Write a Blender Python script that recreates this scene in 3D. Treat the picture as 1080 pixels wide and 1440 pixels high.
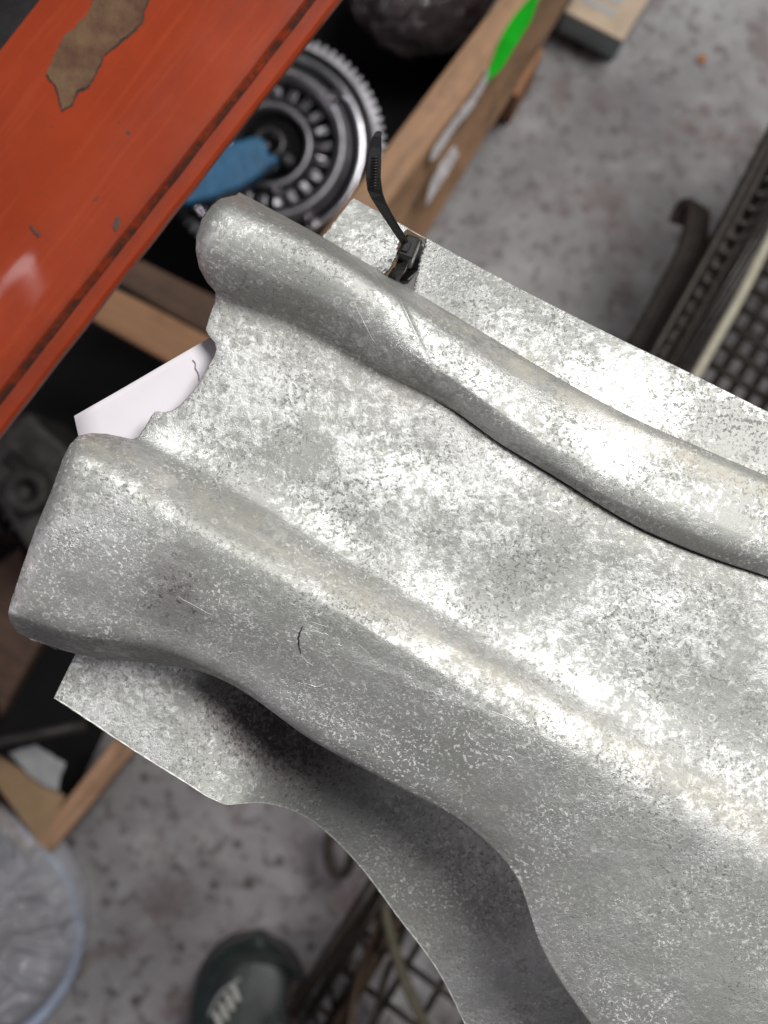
import bpy, bmesh, math, random
import numpy as np
from mathutils import Vector, noise as mnoise

random.seed(7); np.random.seed(7)
scene = bpy.context.scene
for o in list(bpy.data.objects): bpy.data.objects.remove(o)
COL = scene.collection

# ------------------------------------------------------------------ camera, world, lights, exposure
CAM_Z, FPX = 1.55, 2200.0            # lens height above the floor, focal length in pixels of the 1080x1440 frame
cd = bpy.data.cameras.new('camera'); cam = bpy.data.objects.new('camera', cd); COL.objects.link(cam)
cam.location = (0, 0, CAM_Z)
cd.sensor_fit = 'VERTICAL'; cd.sensor_height = 36.0; cd.sensor_width = 27.0
cd.lens = 36.0 * FPX / 1440.0
cd.clip_start = 0.01; cd.clip_end = 50
cd.dof.use_dof = True; cd.dof.focus_distance = 0.487; cd.dof.aperture_fstop = 13.5
scene.camera = cam

world = bpy.data.worlds.new('World'); scene.world = world; world.use_nodes = True
wbg = world.node_tree.nodes['Background']
wbg.inputs[0].default_value = (0.93, 0.97, 1.0, 1); wbg.inputs[1].default_value = 0.045

def area(name, loc, target, sx, sy, power, col=(1, 1, 1)):
    l = bpy.data.lights.new(name, 'AREA'); l.shape = 'RECTANGLE'; l.size = sx; l.size_y = sy
    l.energy = power; l.color = col
    o = bpy.data.objects.new(name, l); COL.objects.link(o); o.location = loc
    o.rotation_euler = (Vector(target) - Vector(loc)).to_track_quat('-Z', 'Y').to_euler()
    return o
area('hall_light', (0.84, 0.80, 2.7), (0.0, 0.0, 1.0), 0.95, 0.8, 61, (1.0, 0.993, 0.975))
area('strip_light', (-0.75, 0.14, 3.0), (-0.5, 0.1, 1.0), 0.46, 0.5, 4.2, (0.97, 0.94, 1.0))
area('doorway_light', (-2.4, -0.75, 1.72), (-0.05, -0.05, 1.03), 0.7, 0.8, 15, (1.0, 0.89, 0.97))
scene.render.engine = 'CYCLES'
scene.view_settings.view_transform = 'Standard'; scene.view_settings.look = 'None'
scene.view_settings.exposure = 0.0; scene.view_settings.gamma = 1.0
scene.view_settings.use_curve_mapping = False

# ------------------------------------------------------------------ helpers
def at(px, py, z):
    """photograph pixel -> point of the place at height z"""
    d = CAM_Z - z
    return Vector(((px - 540) / FPX * d, -(py - 720) / FPX * d, z))

def mesh_obj(name, verts, faces, mat, parent=None, smooth=True):
    me = bpy.data.meshes.new(name); me.from_pydata([tuple(v) for v in verts], [], faces); me.validate()
    if smooth: me.polygons.foreach_set('use_smooth', [True] * len(me.polygons))
    me.materials.append(mat); o = bpy.data.objects.new(name, me); COL.objects.link(o)
    if parent: o.parent = parent
    return o

def bm_obj(name, bm, mat, parent=None, smooth=True):
    me = bpy.data.meshes.new(name); bmesh.ops.recalc_face_normals(bm, faces=bm.faces); bm.to_mesh(me); bm.free()
    if smooth: me.polygons.foreach_set('use_smooth', [True] * len(me.polygons))
    me.materials.append(mat); o = bpy.data.objects.new(name, me); COL.objects.link(o)
    if parent: o.parent = parent
    return o

def empty(name, loc=(0, 0, 0)):
    o = bpy.data.objects.new(name, None); COL.objects.link(o); o.empty_display_size = 0.02; return o

def tag(o, label=None, cat=None, group=None, kind=None):
    if label: o['label'] = label
    if cat: o['category'] = cat
    if group: o['group'] = group
    if kind: o['kind'] = kind
    return o

def bevel(o, w, seg=2, ang=35):
    m = o.modifiers.new('bevel', 'BEVEL'); m.width = w; m.segments = seg; m.limit_method = 'ANGLE'; m.angle_limit = math.radians(ang); return o

def hexa(name, p8, mat, parent=None, bev=0.0, sub=0, jit=0.0):
    """block from 8 corners: four below, four above, both in the same turn"""
    bm = bmesh.new(); v = [bm.verts.new(p) for p in p8]
    for f in ((3, 2, 1, 0), (4, 5, 6, 7), (0, 1, 5, 4), (1, 2, 6, 5), (2, 3, 7, 6), (3, 0, 4, 7)):
        bm.faces.new([v[i] for i in f])
    if sub:
        bmesh.ops.subdivide_edges(bm, edges=bm.edges[:], cuts=sub, use_grid_fill=True)
        for q in bm.verts:
            n = mnoise.noise_vector(q.co * 25.0); q.co += n * jit
    o = bm_obj(name, bm, mat, parent, smooth=False)
    if bev: bevel(o, bev)
    return o

def board(name, pts, z0, z1, mat, parent=None, bev=0.002, sub=0, jit=0.0, zb=None):
    """block whose top outline is four pixels at height z1, straight down to z0"""
    top = [at(x, y, z1) for x, y in pts]
    bot = [Vector((p.x, p.y, z0)) for p in top]
    return hexa(name, bot + top, mat, parent, bev, sub, jit)

def tube(name, pts, r, mat, parent=None, n=8, closed=False, flat=1.0):
    pts = [Vector(p) for p in pts]; V = []; F = []; m = len(pts); up = Vector((0, 0, 1))
    rr = r if isinstance(r, (list, tuple)) else [r] * m
    for i, p in enumerate(pts):
        a = pts[(i - 1) % m] if (closed or i > 0) else p
        b = pts[(i + 1) % m] if (closed or i < m - 1) else p
        t = (b - a).normalized()
        s = t.cross(up)
        if s.length < 1e-4: s = Vector((1, 0, 0))
        s.normalize(); u = s.cross(t)
        for k in range(n):
            an = 2 * math.pi * k / n
            V.append(p + s * math.cos(an) * rr[i] + u * math.sin(an) * rr[i] * flat)
    for i in range(m if closed else m - 1):
        j = (i + 1) % m
        for k in range(n): F.append((i * n + k, i * n + (k + 1) % n, j * n + (k + 1) % n, j * n + k))
    if not closed:
        F.append(tuple(range(n - 1, -1, -1))); F.append(tuple(range((m - 1) * n, m * n)))
    return mesh_obj(name, V, F, mat, parent)

def smooth_path(pts, k=8):
    pts = [Vector(p) for p in pts]; out = []
    for i in range(len(pts) - 1):
        p0 = pts[max(i - 1, 0)]; p1 = pts[i]; p2 = pts[i + 1]; p3 = pts[min(i + 2, len(pts) - 1)]
        for j in range(k):
            t = j / k
            out.append(0.5 * ((2 * p1) + (p2 - p0) * t + (2 * p0 - 5 * p1 + 4 * p2 - p3) * t * t + (3 * p1 - p0 - 3 * p2 + p3) * t ** 3))
    out.append(pts[-1]); return out

def lathe(name, prof, c, mat, parent=None, n=96, tilt=None):
    V = []; F = []; m = len(prof)
    for k in range(n):
        a = 2 * math.pi * k / n
        for r, z in prof: V.append(Vector((r * math.cos(a), r * math.sin(a), z)))
    for k in range(n):
        j = (k + 1) % n
        for i in range(m - 1): F.append((k * m + i, j * m + i, j * m + i + 1, k * m + i + 1))
    V = [c + v for v in V]
    o = mesh_obj(name, V, F, mat, parent); return o

# ------------------------------------------------------------------ node materials
def newmat(name):
    m = bpy.data.materials.new(name); m.use_nodes = True
    nt = m.node_tree; return m, nt, nt.nodes['Principled BSDF']
def N(nt, t, **kw):
    n = nt.nodes.new(t)
    for k, v in kw.items():
        if k in n.inputs: n.inputs[k].default_value = v
        else: setattr(n, k, v)
    return n
def noise_n(nt, vec, scale, detail=4.0, rough=0.55, dist=0.0):
    n = N(nt, 'ShaderNodeTexNoise'); n.inputs['Scale'].default_value = scale; n.inputs['Detail'].default_value = detail
    n.inputs['Roughness'].default_value = rough; n.inputs['Distortion'].default_value = dist
    nt.links.new(vec, n.inputs['Vector']); return n.outputs['Fac']
def ramp(nt, fac, stops, interp='LINEAR'):
    n = N(nt, 'ShaderNodeValToRGB'); n.color_ramp.interpolation = interp
    els = n.color_ramp.elements
    while len(els) < len(stops): els.new(0.5)
    for e, (p, c) in zip(els, stops):
        e.position = p; e.color = (c, c, c, 1) if isinstance(c, (int, float)) else (*c, 1)
    nt.links.new(fac, n.inputs[0]); return n.outputs[0]
def math_n(nt, op, a, b=None, clamp=False):
    n = N(nt, 'ShaderNodeMath'); n.operation = op; n.use_clamp = clamp
    for i, x in enumerate((a, b)):
        if x is None: continue
        if isinstance(x, (int, float)): n.inputs[i].default_value = x
        else: nt.links.new(x, n.inputs[i])
    return n.outputs[0]
def mix(nt, fac, a, b, mode='MIX'):
    n = N(nt, 'ShaderNodeMix'); n.data_type = 'RGBA'; n.blend_type = mode
    for s, x in ((n.inputs[0], fac), (n.inputs[6], a), (n.inputs[7], b)):
        if isinstance(x, (int, float)): s.default_value = x
        elif isinstance(x, tuple): s.default_value = (*x, 1)
        else: nt.links.new(x, s)
    return n.outputs[2]
def bump(nt, h, strength, dist, normal=None):
    n = N(nt, 'ShaderNodeBump'); n.inputs['Strength'].default_value = strength; n.inputs['Distance'].default_value = dist
    nt.links.new(h, n.inputs['Height'])
    if normal is not None: nt.links.new(normal, n.inputs['Normal'])
    return n.outputs[0]
def objvec(nt, scale=None, rotz=0.0, src='Object'):
    tc = N(nt, 'ShaderNodeTexCoord')
    if scale is None and not rotz: return tc.outputs[src]
    m1 = N(nt, 'ShaderNodeMapping'); m1.inputs['Rotation'].default_value = (0, 0, rotz)
    nt.links.new(tc.outputs[src], m1.inputs['Vector'])
    if scale is None: return m1.outputs[0]
    m2 = N(nt, 'ShaderNodeMapping'); m2.inputs['Scale'].default_value = scale
    nt.links.new(m1.outputs[0], m2.inputs['Vector']); return m2.outputs[0]
def attr(nt, name):
    n = N(nt, 'ShaderNodeAttribute'); n.attribute_name = name; return n.outputs['Fac']

def simple(name, col, rough=0.6, metal=0.0, scale=60, var=0.35, bmp=0.15, bdist=0.001, spec=0.5, stretch=None, rot=0.0, col2=None):
    m, nt, b = newmat(name); v = objvec(nt, stretch, rot)
    f = noise_n(nt, v, scale, 5, 0.6)
    c2 = col2 or tuple(c * (1 - var) for c in col)
    c1 = tuple(min(1, c * (1 + var * 0.4)) for c in col)
    nt.links.new(ramp(nt, f, [(0.35, c2), (0.65, c1)]), b.inputs['Base Color'])
    b.inputs['Roughness'].default_value = rough; b.inputs['Metallic'].default_value = metal
    b.inputs['Specular IOR Level'].default_value = spec
    nt.links.new(bump(nt, noise_n(nt, v, scale * 2.5, 4, 0.6), bmp, bdist), b.inputs['Normal'])
    return m

def mat_shield():
    m, nt, b = newmat('weathered_aluminium'); v = objvec(nt)
    mul = lambda a, c: math_n(nt, 'MULTIPLY', a, c)
    add = lambda a, c: math_n(nt, 'ADD', a, c)
    big = noise_n(nt, v, 26, 4, 0.6, 0.3)
    mid = noise_n(nt, v, 360, 7, 0.74, 0.4)
    soft = noise_n(nt, v, 75, 4, 0.55)
    shiny = ramp(nt, add(mid, mul(math_n(nt, 'SUBTRACT', big, 0.5), 0.95)), [(0.41, 0.0), (0.59, 1.0)])   # bright unworn islands
    dk = mul(ramp(nt, noise_n(nt, v, 820, 4, 0.68, 0.3), [(0.56, 0.0), (0.60, 1.0)]), ramp(nt, noise_n(nt, v, 40, 4, 0.6), [(0.40, 0.08), (0.60, 1.0)]))   # pits
    lt = mul(ramp(nt, noise_n(nt, objvec(nt, (1, 1, 1), 0.7), 860, 4, 0.68, 0.2), [(0.57, 0.0), (0.61, 1.0)]), ramp(nt, noise_n(nt, v, 34, 4, 0.6), [(0.44, 0.12), (0.64, 1.0)]))   # oxide specks
    vo = N(nt, 'ShaderNodeTexVoronoi'); vo.inputs['Scale'].default_value = 210
    nt.links.new(v, vo.inputs['Vector'])
    seed = N(nt, 'ShaderNodeSeparateColor'); nt.links.new(vo.outputs['Color'], seed.inputs[0])
    ring = mul(ramp(nt, vo.outputs['Distance'], [(0.14, 0.15), (0.22, 1.0), (0.30, 0.0)]), math_n(nt, 'GREATER_THAN', seed.outputs[0], 0.88))
    grain = noise_n(nt, v, 2300, 3, 0.7)
    brush = noise_n(nt, objvec(nt, (0.10, 1.0, 1.0), math.radians(30)), 900, 4, 0.6)
    base = mix(nt, shiny, (0.325, 0.328, 0.310), (0.548, 0.55, 0.54))
    base = mix(nt, ramp(nt, soft, [(0.40, 0.30), (0.62, 0.0)]), base, (0.29, 0.295, 0.27))
    base = mix(nt, mul(dk, 0.78), base, (0.115, 0.12, 0.113))
    base = mix(nt, mul(lt, 0.62), base, (0.80, 0.80, 0.77))
    base = mix(nt, mul(ring, 0.45), base, (0.78, 0.78, 0.74))
    tone = add(0.74, add(mul(grain, 0.34), mul(brush, 0.22)))
    tn = N(nt, 'ShaderNodeCombineColor'); [nt.links.new(tone, tn.inputs[k]) for k in range(3)]
    base = mix(nt, 1.0, base, tn.outputs[0], 'MULTIPLY')
    gr = mul(attr(nt, 'grime'), ramp(nt, noise_n(nt, v, 120, 5, 0.7), [(0.36, 0.15), (0.6, 1.0)]))
    base = mix(nt, mul(gr, 0.6), base, (0.44, 0.40, 0.32))
    st_ = attr(nt, 'dark_tone')  # mask for the dark purple-brown tint and speckle
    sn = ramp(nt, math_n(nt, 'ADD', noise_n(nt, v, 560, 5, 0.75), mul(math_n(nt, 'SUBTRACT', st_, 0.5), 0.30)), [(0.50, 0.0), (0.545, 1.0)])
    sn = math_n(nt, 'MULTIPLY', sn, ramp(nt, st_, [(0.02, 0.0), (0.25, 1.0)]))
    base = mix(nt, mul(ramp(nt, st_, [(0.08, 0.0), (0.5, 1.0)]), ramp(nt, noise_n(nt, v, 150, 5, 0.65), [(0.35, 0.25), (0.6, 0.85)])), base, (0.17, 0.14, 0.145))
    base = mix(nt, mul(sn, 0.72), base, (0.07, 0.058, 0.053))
    nt.links.new(base, b.inputs['Base Color'])
    met = math_n(nt, 'SUBTRACT', 0.74, add(mul(lt, 0.5), mul(dk, 0.4)), True)
    nt.links.new(mul(met, math_n(nt, 'SUBTRACT', 1.0, mul(gr, 0.75))), b.inputs['Metallic'])
    nt.links.new(add(mul(math_n(nt, 'SUBTRACT', 1.0, shiny), 0.22), add(mul(grain, 0.12), 0.315)), b.inputs['Roughness'])
    h = add(mul(shiny, 0.35), add(mul(lt, 0.55), add(mul(grain, 0.55), math_n(nt, 'MULTIPLY', dk, -0.7))))
    nb = bump(nt, h, 0.42, 0.00035)
    nt.links.new(bump(nt, soft, 0.25, 0.0015, nb), b.inputs['Normal'])
    return m

def mat_floor():
    m, nt, b = newmat('stained_concrete'); v = objvec(nt)
    c = ramp(nt, noise_n(nt, v, 4.2, 7, 0.62, 0.4), [(0.32, (0.15, 0.138, 0.144)), (0.48, (0.26, 0.244, 0.25)), (0.56, (0.36, 0.348, 0.35)), (0.68, (0.49, 0.49, 0.485))])
    sp = ramp(nt, noise_n(nt, v, 64, 5, 0.62, 0.2), [(0.53, 0.0), (0.62, 1.0)])
    c = mix(nt, math_n(nt, 'MULTIPLY', sp, 0.68), c, (0.085, 0.066, 0.062))
    rd = ramp(nt, noise_n(nt, v, 15, 6, 0.62, 0.3), [(0.53, 0.0), (0.64, 1.0)])
    c = mix(nt, math_n(nt, 'MULTIPLY', rd, 0.65), c, (0.125, 0.082, 0.076))
    pale = ramp(nt, noise_n(nt, v, 28, 6, 0.65, 0.4), [(0.56, 0.0), (0.68, 1.0)])
    c = mix(nt, math_n(nt, 'MULTIPLY', pale, 0.3), c, (0.47, 0.465, 0.46))
    vo = N(nt, 'ShaderNodeTexVoronoi'); vo.inputs['Scale'].default_value = 30; nt.links.new(v, vo.inputs['Vector'])
    sd = N(nt, 'ShaderNodeSeparateColor'); nt.links.new(vo.outputs['Color'], sd.inputs[0])
    dot = math_n(nt, 'MULTIPLY', ramp(nt, math_n(nt, 'ADD', vo.outputs['Distance'], math_n(nt, 'MULTIPLY', noise_n(nt, v, 90, 3), 0.15)), [(0.18, 1.0), (0.28, 0.0)]), math_n(nt, 'GREATER_THAN', sd.outputs[0], 0.6))
    c = mix(nt, math_n(nt, 'MULTIPLY', dot, 0.85), c, (0.06, 0.052, 0.05))
    nt.links.new(c, b.inputs['Base Color']); b.inputs['Roughness'].default_value = 0.6
    nt.links.new(bump(nt, noise_n(nt, v, 160, 6, 0.7), 0.3, 0.001), b.inputs['Normal'])
    return m

def mat_wood(name, c1, c2, rot, rough=0.75):
    m, nt, b = newmat(name); v = objvec(nt, (1.0, 14.0, 6.0), rot)
    f = noise_n(nt, v, 9, 6, 0.62, 0.6)
    c = ramp(nt, f, [(0.3, c2), (0.5, c1), (0.72, tuple(min(1, x * 1.25) for x in c1))])
    d = ramp(nt, noise_n(nt, objvec(nt), 30, 5, 0.65), [(0.5, 0.0), (0.72, 1.0)])
    c = mix(nt, math_n(nt, 'MULTIPLY', d, 0.5), c, tuple(x * 0.5 for x in c2))
    nt.links.new(c, b.inputs['Base Color']); b.inputs['Roughness'].default_value = rough
    nt.links.new(bump(nt, f, 0.3, 0.001), b.inputs['Normal'])
    return m

def mat_orange():
    m, nt, b = newmat('orange_rack_paint'); v = objvec(nt)
    va = objvec(nt, (0.06, 1.0, 1.0), -BEAM_ROT)                 # runs along the beam
    c = ramp(nt, noise_n(nt, v, 14, 6, 0.62), [(0.3, (0.20, 0.022, 0.005)), (0.7, (0.29, 0.036, 0.007))])
    st = noise_n(nt, va, 260, 4, 0.6)
    c = mix(nt, ramp(nt, st, [(0.52, 0.0), (0.70, 0.35)]), c, (0.33, 0.055, 0.016))
    c = mix(nt, ramp(nt, noise_n(nt, va, 90, 5, 0.65), [(0.54, 0.0), (0.72, 0.45)]), c, (0.17, 0.022, 0.008))
    dirt = ramp(nt, noise_n(nt, v, 330, 5, 0.7), [(0.60, 0.0), (0.70, 0.5)])
    c = mix(nt, dirt, c, (0.12, 0.035, 0.018))
    chip = ramp(nt, noise_n(nt, v, 95, 5, 0.6, 0.5), [(0.70, 0.0), (0.715, 1.0)])
    c = mix(nt, chip, c, (0.07, 0.035, 0.025))
    g = math_n(nt, 'MULTIPLY', attr(nt, 'grime'), ramp(nt, noise_n(nt, v, 150, 5, 0.7), [(0.36, 0.3), (0.55, 1.0)]))
    c = mix(nt, math_n(nt, 'MULTIPLY', g, 0.9), c, (0.03, 0.018, 0.014))
    nt.links.new(c, b.inputs['Base Color'])
    b.inputs['Roughness'].default_value = 0.5; b.inputs['Specular IOR Level'].default_value = 0.15
    b.inputs['Coat Weight'].default_value = 0.75
    nt.links.new(ramp(nt, noise_n(nt, v, 40, 4, 0.6), [(0.3, 0.03), (0.7, 0.10)]), b.inputs['Coat Roughness'])
    nt.links.new(bump(nt, noise_n(nt, v, 160, 4, 0.6), 0.12, 0.0006), b.inputs['Normal'])
    return m

def mat_film(name, col, rough=0.2, scale=40, alpha=1.0, bst=0.8):
    m, nt, b = newmat(name); v = objvec(nt)
    f = noise_n(nt, v, scale, 4, 0.6, 1.2)
    nt.links.new(ramp(nt, f, [(0.3, tuple(c * 0.7 for c in col)), (0.7, col)]), b.inputs['Base Color'])
    b.inputs['Roughness'].default_value = rough; b.inputs['Specular IOR Level'].default_value = 0.7
    b.inputs['Alpha'].default_value = alpha
    vo = N(nt, 'ShaderNodeTexVoronoi'); vo.feature = 'DISTANCE_TO_EDGE'; vo.inputs['Scale'].default_value = scale * 0.8
    nt.links.new(v, vo.inputs['Vector'])
    h = math_n(nt, 'ADD', f, math_n(nt, 'MULTIPLY', vo.outputs['Distance'], 0.8))
    nt.links.new(bump(nt, h, bst, 0.006), b.inputs['Normal'])
    return m

M = {}
BEAM_ROT = math.atan2(0.788, 0.615)     # long direction of rack beam and crates on the floor plan
M['shield'] = mat_shield(); M['floor'] = mat_floor(); M['orange'] = mat_orange()
M['wood'] = mat_wood('pine_board', (0.36, 0.21, 0.12), (0.20, 0.115, 0.065), -BEAM_ROT)
M['wood_dark'] = mat_wood('old_dark_board', (0.085, 0.046, 0.028), (0.045, 0.025, 0.016), math.radians(30))
M['wood_orange'] = mat_wood('reddish_pallet_wood', (0.42, 0.20, 0.10), (0.26, 0.11, 0.05), -BEAM_ROT)
M['wood_light'] = mat_wood('pale_plank', (0.27, 0.14, 0.07), (0.17, 0.085, 0.042), math.radians(30))
M['rust'] = simple('bare_rusty_steel', (0.105, 0.060, 0.026), 0.8, 0.0, 90, 0.4, 0.6, 0.0015, col2=(0.070, 0.026, 0.012))
M['black_plastic'] = simple('black_nylon', (0.012, 0.012, 0.012), 0.32, 0, 80, 0.2, 0.05)
M['shade_black'] = simple('shade_sheet_black', (0.004, 0.0035, 0.0035), 0.9, 0, 20, 0.4, 0.3, 0.004, 0.3)  # near-black colour standing in for the shade beneath the rack
M['steel'] = simple('machined_steel', (0.36, 0.35, 0.37), 0.3, 0.9, 40, 0.35, 0.1)
M['chrome'] = simple('bright_chrome', (0.62, 0.61, 0.65), 0.2, 0.95, 40, 0.25, 0.1)
M['steel_mid'] = simple('grey_steel', (0.22, 0.215, 0.23), 0.38, 0.8, 50, 0.35, 0.15)
M['steel_dark'] = simple('oily_dark_steel', (0.035, 0.033, 0.034), 0.35, 0.7, 50, 0.4, 0.2)
M['cast'] = simple('dirty_cast_metal', (0.05, 0.046, 0.043), 0.6, 0.4, 60, 0.5, 0.4, 0.002)
M['brown_steel'] = simple('rusty_brown_steel', (0.038, 0.029, 0.024), 0.6, 0.35, 80, 0.45, 0.3)
M['wire'] = simple('dark_basket_wire', (0.028, 0.022, 0.017), 0.5, 0.5, 120, 0.4, 0.2)
M['wire_grey'] = simple('grey_basket_wire', (0.11, 0.10, 0.095), 0.45, 0.6, 120, 0.4, 0.2)
M['brown_wire'] = simple('brown_rusty_wire', (0.085, 0.055, 0.035), 0.55, 0.4, 120, 0.4, 0.2)
M['olive'] = simple('olive_strap', (0.10, 0.088, 0.058), 0.7, 0, 100, 0.3, 0.2)
M['cord'] = simple('beige_cord', (0.47, 0.44, 0.34), 0.8, 0, 300, 0.25, 0.5, 0.001)
M['blue'] = simple('blue_plastic', (0.010, 0.10, 0.21), 0.5, 0, 60, 0.25, 0.3, 0.002)
M['paper'] = simple('white_paper', (0.66, 0.625, 0.655), 0.75, 0, 25, 0.03, 0.05)
M['ink'] = simple('grey_pen', (0.30, 0.27, 0.30), 0.8, 0, 100, 0.2, 0.05)
M['green'] = simple('green_tape', (0.008, 0.36, 0.012), 0.8, 0, 40, 0.25, 0.2, spec=0.1)
M['grey_tape'] = simple('grey_paint_smear', (0.36, 0.34, 0.34), 0.6, 0, 90, 0.3, 0.2)
M['card'] = simple('brown_cardboard', (0.32, 0.21, 0.115), 0.8, 0, 30, 0.2, 0.15)
M['carton'] = simple('carton_tan', (0.58, 0.45, 0.33), 0.75, 0, 40, 0.15, 0.1)
M['carton_teal'] = simple('carton_teal_print', (0.52, 0.64, 0.66), 0.7, 0, 40, 0.2, 0.1)
M['carton_grey'] = simple('carton_grey_print', (0.42, 0.43, 0.44), 0.6, 0, 40, 0.2, 0.1)
M['shoe'] = simple('dark_green_leather', (0.018, 0.028, 0.026), 0.42, 0, 60, 0.35, 0.3, 0.002)
M['sole'] = simple('black_rubber_sole', (0.03, 0.033, 0.03), 0.7, 0, 60, 0.3, 0.2)
M['shoe_mark'] = simple('pale_shoe_print', (0.50, 0.50, 0.46), 0.6, 0, 60, 0.2, 0.1)
M['bag'] = mat_film('clear_bag_film', (0.78, 0.78, 0.83), 0.09, 34, 0.5, 0.4)
M['bag_edge'] = mat_film('bag_hem_film', (0.62, 0.72, 0.92), 0.2, 26, 1.0, 0.3)
M['wrap'] = mat_film('dark_stretch_wrap', (0.060, 0.048, 0.050), 0.15, 60, 1.0, 1.0)
M['gap'] = simple('dark_gap', (0.02, 0.018, 0.016), 0.8, 0, 200, 0.3, 0.2)
M['leaf'] = simple('dry_leaf', (0.45, 0.17, 0.06), 0.8, 0, 60, 0.3, 0.2)
M['scrap'] = simple('grey_film_scrap', (0.36, 0.37, 0.37), 0.5, 0, 30, 0.3, 0.3)

# ------------------------------------------------------------------ floor
fl = mesh_obj('floor', [(-6, -6, 0), (6, -6, 0), (6, 6, 0), (-6, 6, 0)], [(0, 1, 2, 3)], M['floor'], smooth=False)
tag(fl, 'stained grey concrete warehouse floor', kind='structure')

# ------------------------------------------------------------------ orange rack beam and the shelf behind it
A = Vector((-0.615, -0.788, 0)).normalized()        # along the beam, towards the lower left
NRM = Vector((0.788, -0.615, 0)).normalized()       # across it, towards the lower right
ZB = 0.93; DB = CAM_Z - ZB
def beam_pt(a, n, dz):
    """a, n in photo pixels at the beam's face, dz in metres"""
    px = 0 + n * 0.788 - a * 0.615; py = 0 + n * 0.615 + a * 0.788
    p = at(px, py, ZB); p.z += dz; return p
prof = [(38, -0.075), (36, -0.02), (38, -0.004), (44, 0.0), (90, .0004), (150, .0008), (205, .0013), (222, .0018), (250, .0019), (268, .0015),
        (300, .0012), (325, .0008), (338, .0004), (343, -.0012), (346, -.002), (349, -.0012), (352, .0008), (371, .0004), (376, -.0008), (377, -.004), (338, -.05), (300, -.075)]
V = []; F = []; nA = 160; g = []
for i in range(nA):
    a = -520 + 1640 * i / (nA - 1)
    for n, dz in prof:
        w = 1.2 * mnoise.noise(Vector((a * 0.013, n * 0.02, 3.0)))
        V.append(beam_pt(a, n + w * (0.4 if n < 330 else 1.6), dz + 0.0004 * w))
        g.append(1.0 if 340 <= n <= 350.5 else (0.3 if n in (338, 352) else (0.2 if n == 376 else 0.0)))
m_ = len(prof)
for i in range(nA - 1):
    for j in range(m_):
        k = (j + 1) % m_
        F.append((i * m_ + j, i * m_ + k, (i + 1) * m_ + k, (i + 1) * m_ + j))
beam = mesh_obj('rack_beam', V, F, M['orange']); beam.data.set_sharp_from_angle(angle=math.radians(14))
beam.data.attributes.new('grime', 'FLOAT', 'POINT').data.foreach_set('value', g)
tag(beam, 'glossy orange painted steel rack beam crossing the upper left corner', 'rack beam')

def ragged(poly, k=10, amp=3.0, seed=0):
    out = []
    for i in range(len(poly)):
        a = Vector((*poly[i], 0)); b = Vector((*poly[(i + 1) % len(poly)], 0))
        for j in range(k):
            p = a.lerp(b, j / k)
            q = mnoise.noise_vector(Vector((p.x * 0.07 + seed, p.y * 0.07, 0))) * amp + mnoise.noise_vector(Vector((p.x * 0.3 + seed, p.y * 0.3, 5))) * amp * 0.5
            out.append((p.x + q.x, p.y + q.y))
    return out

def beam_face(px, py):
    n = px * 0.788 + py * 0.615; a = -px * 0.615 + py * 0.788
    dz = np.interp(n, [p[0] for p in prof[2:-3]], [p[1] for p in prof[2:-3]])
    return beam_pt(a, n, float(dz) + 0.0006)
def beam_patch(name, poly, mat, seed, k=10, amp=3.0):
    out = ragged(poly, k, amp, seed)
    bm = bmesh.new(); vs = [bm.verts.new(beam_face(x, y)) for x, y in out]
    f = bm.faces.new(vs); bmesh.ops.triangulate(bm, faces=[f])
    return bm_obj(name, bm, mat, beam, smooth=False)
RP = [(66, 104), (78, 122), (90, 156), (104, 146), (110, 128), (126, 122), (136, 98), (146, 80), (172, 58), (198, 34), (206, 6), (236, -40), (170, -46), (132, -2), (120, 26), (92, 50), (78, 78)]
beam_patch('dark_outline', [(130 + (x - 130) * 1.035 + 1, 55 + (y - 55) * 1.03 + 1) for x, y in RP], M['gap'], 1.15, 10, 3.4).location.z -= 0.0003  # dark ragged outline, slightly larger than the rust patch
tag(beam_patch('rust_patch', [(66, 104), (78, 122), (90, 156), (104, 146), (110, 128), (126, 122), (136, 98), (146, 80), (172, 58), (198, 34), (206, 6), (236, -40), (170, -46), (132, -2), (120, 26), (92, 50), (78, 78)], M['rust'], 1), 'brown patch of bare rusty steel where the paint has peeled')
for i, pl in enumerate(([(160, 318), (164, 306), (169, 307), (168, 318), (163, 327)], [(43, 319), (47, 318), (49, 324), (46, 326)], [(48, 325), (52, 324), (54, 330), (50, 331)], [(53, 330), (57, 329), (59, 334), (55, 335)])):
    beam_patch('paint_chip', pl, M['cast'], 4 + i, 4, 0.8)
# shelf deck behind the beam keeps what lies under the rack in shade
sh = hexa('rack_shelf', [beam_pt(-520, 30, -.10), beam_pt(1120, 30, -.10), beam_pt(1120, -1500, -.10), beam_pt(-520, -1500, -.10),
                         beam_pt(-520, 30, -.03), beam_pt(1120, 30, -.03), beam_pt(1120, -1500, -.03), beam_pt(-520, -1500, -.03)], M['steel_dark'])
tag(sh, 'dark shelf deck behind the orange beam at the extreme upper left corner', 'shelf')

# ------------------------------------------------------------------ weathered metal shield
CO, SI = math.cos(math.radians(30)), math.sin(math.radians(30))
Z0 = CAM_Z - 0.50
def uw(x, y): return CO * x + SI * y, -SI * x + CO * y
def xy(u, w): return CO * u - SI * w, SI * u + CO * w

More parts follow.
